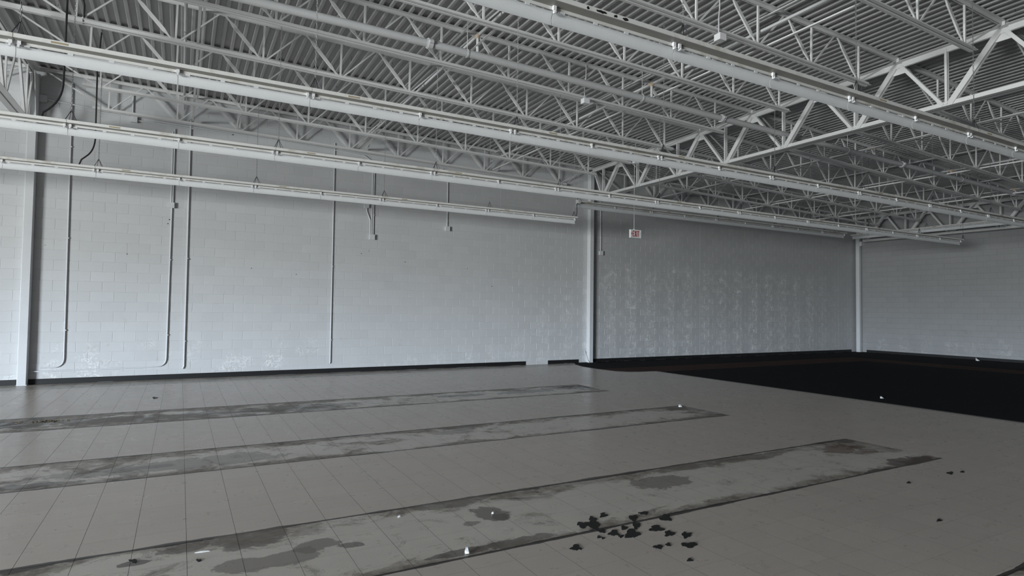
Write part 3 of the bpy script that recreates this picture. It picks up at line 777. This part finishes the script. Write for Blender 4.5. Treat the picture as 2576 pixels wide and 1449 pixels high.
# ------------------------------------------------------------------ EXIT sign
ex, ey, ez = 9.845, 11.65, 3.42
t = thing('exit_sign', 'white hanging box sign with red EXIT letters and a left arrow', 'sign', (ex, ey, ez))
SW, SH = .335, .205
b_ = MB().box((0, -.0, 0), (SW, .055, SH)); link('sign_body', b_.mesh('sign_body', 'signwhite'), t)
fr = MB()
for a, b in (((.008, -.004, 0), (SW - .008, .0, .008)), ((.008, -.004, SH - .008), (SW - .008, 0, SH)), ((0, -.004, 0), (.008, 0, SH)), ((SW - .008, -.004, 0), (SW, 0, SH))): fr.box(a, b)
link('sign_rim', fr.mesh('sign_rim', 'signwhite'), t)
le = MB(); z0, z1 = .030, .178; yy0, yy1 = -.003, .0005
ns = [0]
def stroke(x0, za, x1, zc, w):
    ns[0] += 1; q = -.0004*ns[0]
    le.bar((x0, (yy0 + yy1)/2 + q, za), (x1, (yy0 + yy1)/2 + q, zc), .003, w, (0, 1, 0))
x = .062; sw = .017
le.box((x, yy0, z0), (x + sw, yy1, z1)); [le.box((x + sw, yy0, q), (x + .050, yy1, q + .020)) for q in (z0, z1 - .020)]; le.box((x + sw, yy0, (z0 + z1)/2 - .010), (x + .042, yy1, (z0 + z1)/2 + .010))
x = .123; stroke(x + .008, z0, x + .052, z1, sw); stroke(x + .052, z0, x + .008, z1, sw)
x = .194; le.box((x, yy0, z0), (x + sw, yy1, z1))
x = .222; le.box((x, yy0, z1 - .020), (x + .056, yy1, z1)); le.box((x + .0195, yy0, z0), (x + .0365, yy1, z1 - .020))
link('lettering', le.mesh('lettering', 'signred'), t)
le = MB(); stroke(.022, .104, .048, .130, .011); stroke(.022, .104, .048, .078, .011); link('arrow', le.mesh('arrow', 'signred'), t)
le = MB(); stroke(.312, .104, .288, .128, .008); stroke(.312, .104, .288, .080, .008); o = link('arrow', le.mesh('arrow', 'signgrey'), t); o['label'] = 'grey unused right arrow'
mb = MB(); mb.tube([(.135, .028, SH), (.135, .028, 5.33 - ez)], .0085, 8); mb.tube([(.135, .028, SH - .002), (.135, .028, SH + .02)], .03, 10); link('stem', mb.mesh('stem', 'pipe'), t)

# ------------------------------------------------------------------ conduits and boxes on the block wall
CY = WY - .022
def wall_conduit(paths, boxes, label, rad=.0135, straps=True):
    p0 = Vector(paths[0][0]); t = thing('wall_conduit', label, 'conduit', (p0.x, CY, p0.z))
    for pts in paths:
        mb = MB(); mb.tube(pts, rad, 8); sub('conduit_run', mb, 'conduit', t, True)
    for (bx, bz, s) in boxes:
        bb = MB().box((bx - s/2, WY - .062, bz - s/2), (bx + s/2, WY - .001, bz + s/2)); sub('outlet_box', bb, 'conduit', t)
        bb = MB().box((bx - s/2 - .003, WY - .066, bz - s/2 - .003), (bx + s/2 + .003, WY - .062, bz + s/2 + .003)); sub('box_cover', bb, 'conduit', t)
    if straps:
        for pts in paths:
            a, b = Vector(pts[0]), Vector(pts[1])
            if abs(a.x - b.x) < .03 and (a - b).length > 1.5:
                n = int((a - b).length/1.45)
                for k in range(1, n + 1):
                    c = a.lerp(b, (k - .3)/n); mb = MB().box((c.x - .022, WY - .034, c.z - .012), (c.x + .022, WY - .001, c.z + .012)); sub('strap', mb, 'conduit', t)
    return t
c = CY
wall_conduit([[(-2.02, c, 6.0), (-1.99, c, .50)] + arc((-1.99, c, .50), (-1.99, c, .33), (-2.15, c, .32), 6)[1:] + [(-2.36, c, .315)]], [], 'thin white wall conduit just right of the left column, bent at the bottom')
wall_conduit([[(-.245, c, 5.30), (-.238, c, 3.74)], [(-.21, c, 5.36), (-.205, c, 3.74)], [(-.222, c, 3.66), (-.235, c, .46)] + arc((-.235, c, .46), (-.235, c, .285), (-.39, c, .28), 6)[1:] + [(-.8, c, .262), (-2.5, c, .25)]], [(-.234, 3.705, .112)], 'white conduit with a high square box and a bent foot')
wall_conduit([[(.085, c, 5.62), (.098, c, .265), (.075, c, .215)]], [], 'straight white conduit beside the wall joint, with no box', .016)
wall_conduit([[(3.165, c, 5.55), (3.172, c, .255), (3.16, c, .225)]], [], 'straight white conduit standing alone in the middle of the wall section', .013)
wall_conduit([[(4.11, c, 5.10), (4.11, c, 3.36)], [(4.148, c, 5.10), (4.148, c, 3.36)], [(3.975, c, 4.04), (3.98, c, 3.96), (4.07, c, 3.74), (4.074, c, 3.36)], [(4.11, c, 5.10), (4.09, c, 5.22), (3.9, c, 5.34), (2.9, c, 5.395), (-.6, c, 5.47)], [(4.148, c, 5.10), (4.17, c, 5.20), (4.4, c, 5.28), (6.0, c, 5.27)]],
             [(4.118, 3.325, .125), (3.965, 4.095, .110)], 'pair of white conduits dropping to a box, with a second box on a bent conduit')
wall_conduit([[(6.135, c, 5.15), (6.135, c, 3.72)]], [(6.137, 3.687, .115)], 'short white conduit ending in a small box, right of the double conduit')
wall_conduit([[(11.21, c, 4.9), (11.225, c, 3.36)]], [(11.225, 3.327, .12)], 'white conduit with box just right of the second column')
wall_conduit([[(-.985, c, 6.0), (-.985, c, 5.48)], [(-.93, c, 5.43), (.9, c, 5.41)]], [(-.96, 5.435, .115)], 'small white box with short conduit high up near the left column', straps=False)
wall_conduit([[(-2.44, c, 5.60), (-1.4, c, 5.53)]], [(-2.48, 5.60, .13)], 'small white box beside the head of the left column', .016, False)
mb = MB(); mb.tube([(10.70, 14.50, .02), (10.66, 14.55, .10), (10.64, 14.60, .22), (10.64, 14.66, .34)], .008, 6)
o = link('loose_cable', mb.mesh('loose_cable', 'conduit')); tag(o, 'short grey cable curling at the foot of the middle column', 'cable')
# control joint beads in the wall
for k in (0, 1, 2):
    x = CJ0 + k*CJP; mb = MB().box((x - .006, WY - .0015, .104), (x + .006, WY + .004, 5.95)); link('joint_sealant', mb.mesh('joint_sealant', 'conduit'), wl)
# plug holes and chips in the paint
hm = MB()
for (x, z) in ((-.26, 3.40), (-.285, 3.31), (-1.0, 2.62), (.15, 2.57), (1.38, 2.43), (5.0, 2.75), (3.87, 2.9), (4.06, 2.98), (6.75, 2.66), (9.6, 2.52), (-2.36, 2.72), (2.35, 2.33), (7.5, 2.2)):
    s = random.uniform(.008, .016); hm.add([(x + s*math.cos(a), WY - .0012, z + s*.8*math.sin(a)) for a in [i*math.pi/3 for i in range(6)]], [tuple(range(5, -1, -1))])
o = link('plug_holes', hm.mesh('plug_holes', 'tar'), wl); tag(o, kind='stuff')

# ------------------------------------------------------------------ stains and litter on the floor
spots = [(1449, 1378, 16, 9), (1518, 1296, 11, 7), (1491, 1308, 12, 10), (1467, 1320, 19, 9), (1495, 1322, 17, 12), (1515, 1336, 11, 6), (1545, 1341, 15, 9), (1590, 1342, 21, 14), (1570, 1328, 10, 6), (1601, 1322, 12, 10),
         (1593, 1303, 13, 9), (1619, 1291, 14, 5), (1675, 1303, 17, 10), (1651, 1330, 21, 9), (1684, 1342, 15, 8), (1727, 1346, 14, 9), (1733, 1371, 24, 8), (1656, 1376, 14, 6), (1681, 1370, 8, 5), (1735, 1409, 8, 5), (1507, 1351, 6, 4), (1517, 1354, 5, 3),
         (1562, 1349, 8, 4), (2390, 1190, 10, 4), (2421, 1187, 6, 3), (2286, 1214, 6, 3), (2363, 1309, 8, 4), (390, 1001, 8, 3), (500, 1410, 8, 4), (335, 1412, 12, 6)]
r = random.Random(9)
SD = Vector((.83, -.56))
for k, (px, py, w, h) in enumerate(spots):
    cx_, cy_ = unproj(px, py); ax_, ay_ = unproj(px + w, py); bx_, by_ = unproj(px, py + h)
    U = Vector((ax_ - cx_, ay_ - cy_)); V = Vector((bx_ - cx_, by_ - cy_)); n = 26
    mb = MB(); ring = []
    for i in range(n):
        th = 2*math.pi*i/n; rad = .82*(1 + .22*math.sin(3*th + k) + .12*math.sin(5*th + 2*k) + r.uniform(-.13, .13))
        p = U*(rad*math.cos(th)) + V*(rad*math.sin(th)); ring.append(p)
    mb.add([(p.x, p.y, .0016) for p in ring] + [(p.x*1.03, p.y*1.03, -.001) for p in ring] + [(0, 0, .0018)],
           [(i, (i + 1) % n, 2*n) for i in range(n)] + [(i, n + i, n + (i + 1) % n, (i + 1) % n) for i in range(n)])
    link('tar_stain', mb.mesh('tar_stain', 'tar'), floor, (cx_, cy_, .0006))
def scrap(px, py, sx, sy, h, rot, label, m='scrap', z=0.0):
    x, y = unproj(px, py); mb = MB()
    mb.add([(-sx, -sy*.4, .001), (0, -sy, .002), (sx, -sy*.2, .001), (sx*.7, sy*.8, h), (-sx*.2, sy, h*1.1), (-sx*.9, sy*.5, h*.6),
            (-sx, -sy*.4, 0), (0, -sy, 0), (sx, -sy*.2, 0), (sx*.7, sy*.8, 0), (-sx*.2, sy, 0), (-sx*.9, sy*.5, 0)],
           [(0, 1, 2, 3, 4, 5), (11, 10, 9, 8, 7, 6)] + [(i, 6 + i, 6 + (i + 1) % 6, (i + 1) % 6) for i in range(6)])
    o = link('paper_scrap', mb.mesh('paper_scrap', m)); o.location = (x, y, z + .001); o.rotation_euler = (0, 0, rot); tag(o, label, 'litter')
scrap(1176, 1391, .018, .016, .030, .3, 'bright white scrap standing on the near edge of the closest floor strip')
scrap(509, 1389, .045, .006, .004, -.15, 'thin white sliver lying on the floor at lower left')
scrap(1712, 1023, .035, .03, .03, .2, 'white scrap at the far end of the middle floor strip')
scrap(2219, 1003, .04, .03, .03, .1, 'small pale scrap near the edge of the black carpet', z=.009)
scrap(1240, 1292, .012, .008, .01, .1, 'tiny pale chip on the closest floor strip')
scrap(1005, 1300, .014, .010, .010, .5, 'tiny white chip near the upper edge of the closest floor strip')
scrap(2460, 908, .10, .06, .09, .4, 'pale crumpled litter at the foot of the far wall', z=.009)
cr = random.Random(4); mb = MB(); x0, y0 = unproj(112, 1061)
for k in range(70):
    x, y = cr.gauss(0, .14), cr.gauss(0, .05); s = cr.uniform(.006, .02); a = cr.uniform(0, 3)
    mb.add([(x + s*math.cos(a), y + s*math.sin(a), .001), (x - s*math.sin(a)*.5, y + s*math.cos(a)*.5, .001), (x - s*math.cos(a), y - s*math.sin(a), .002), (x, y, .012)], [(0, 1, 3), (1, 2, 3), (2, 0, 3), (0, 2, 1)])
o = link('crumbled_debris', mb.mesh('crumbled_debris', 'leafscrap')); o.location = (x0, y0, 0); tag(o, 'small heap of dark crumbled debris on the far floor strip at left', 'debris', kind='stuff')
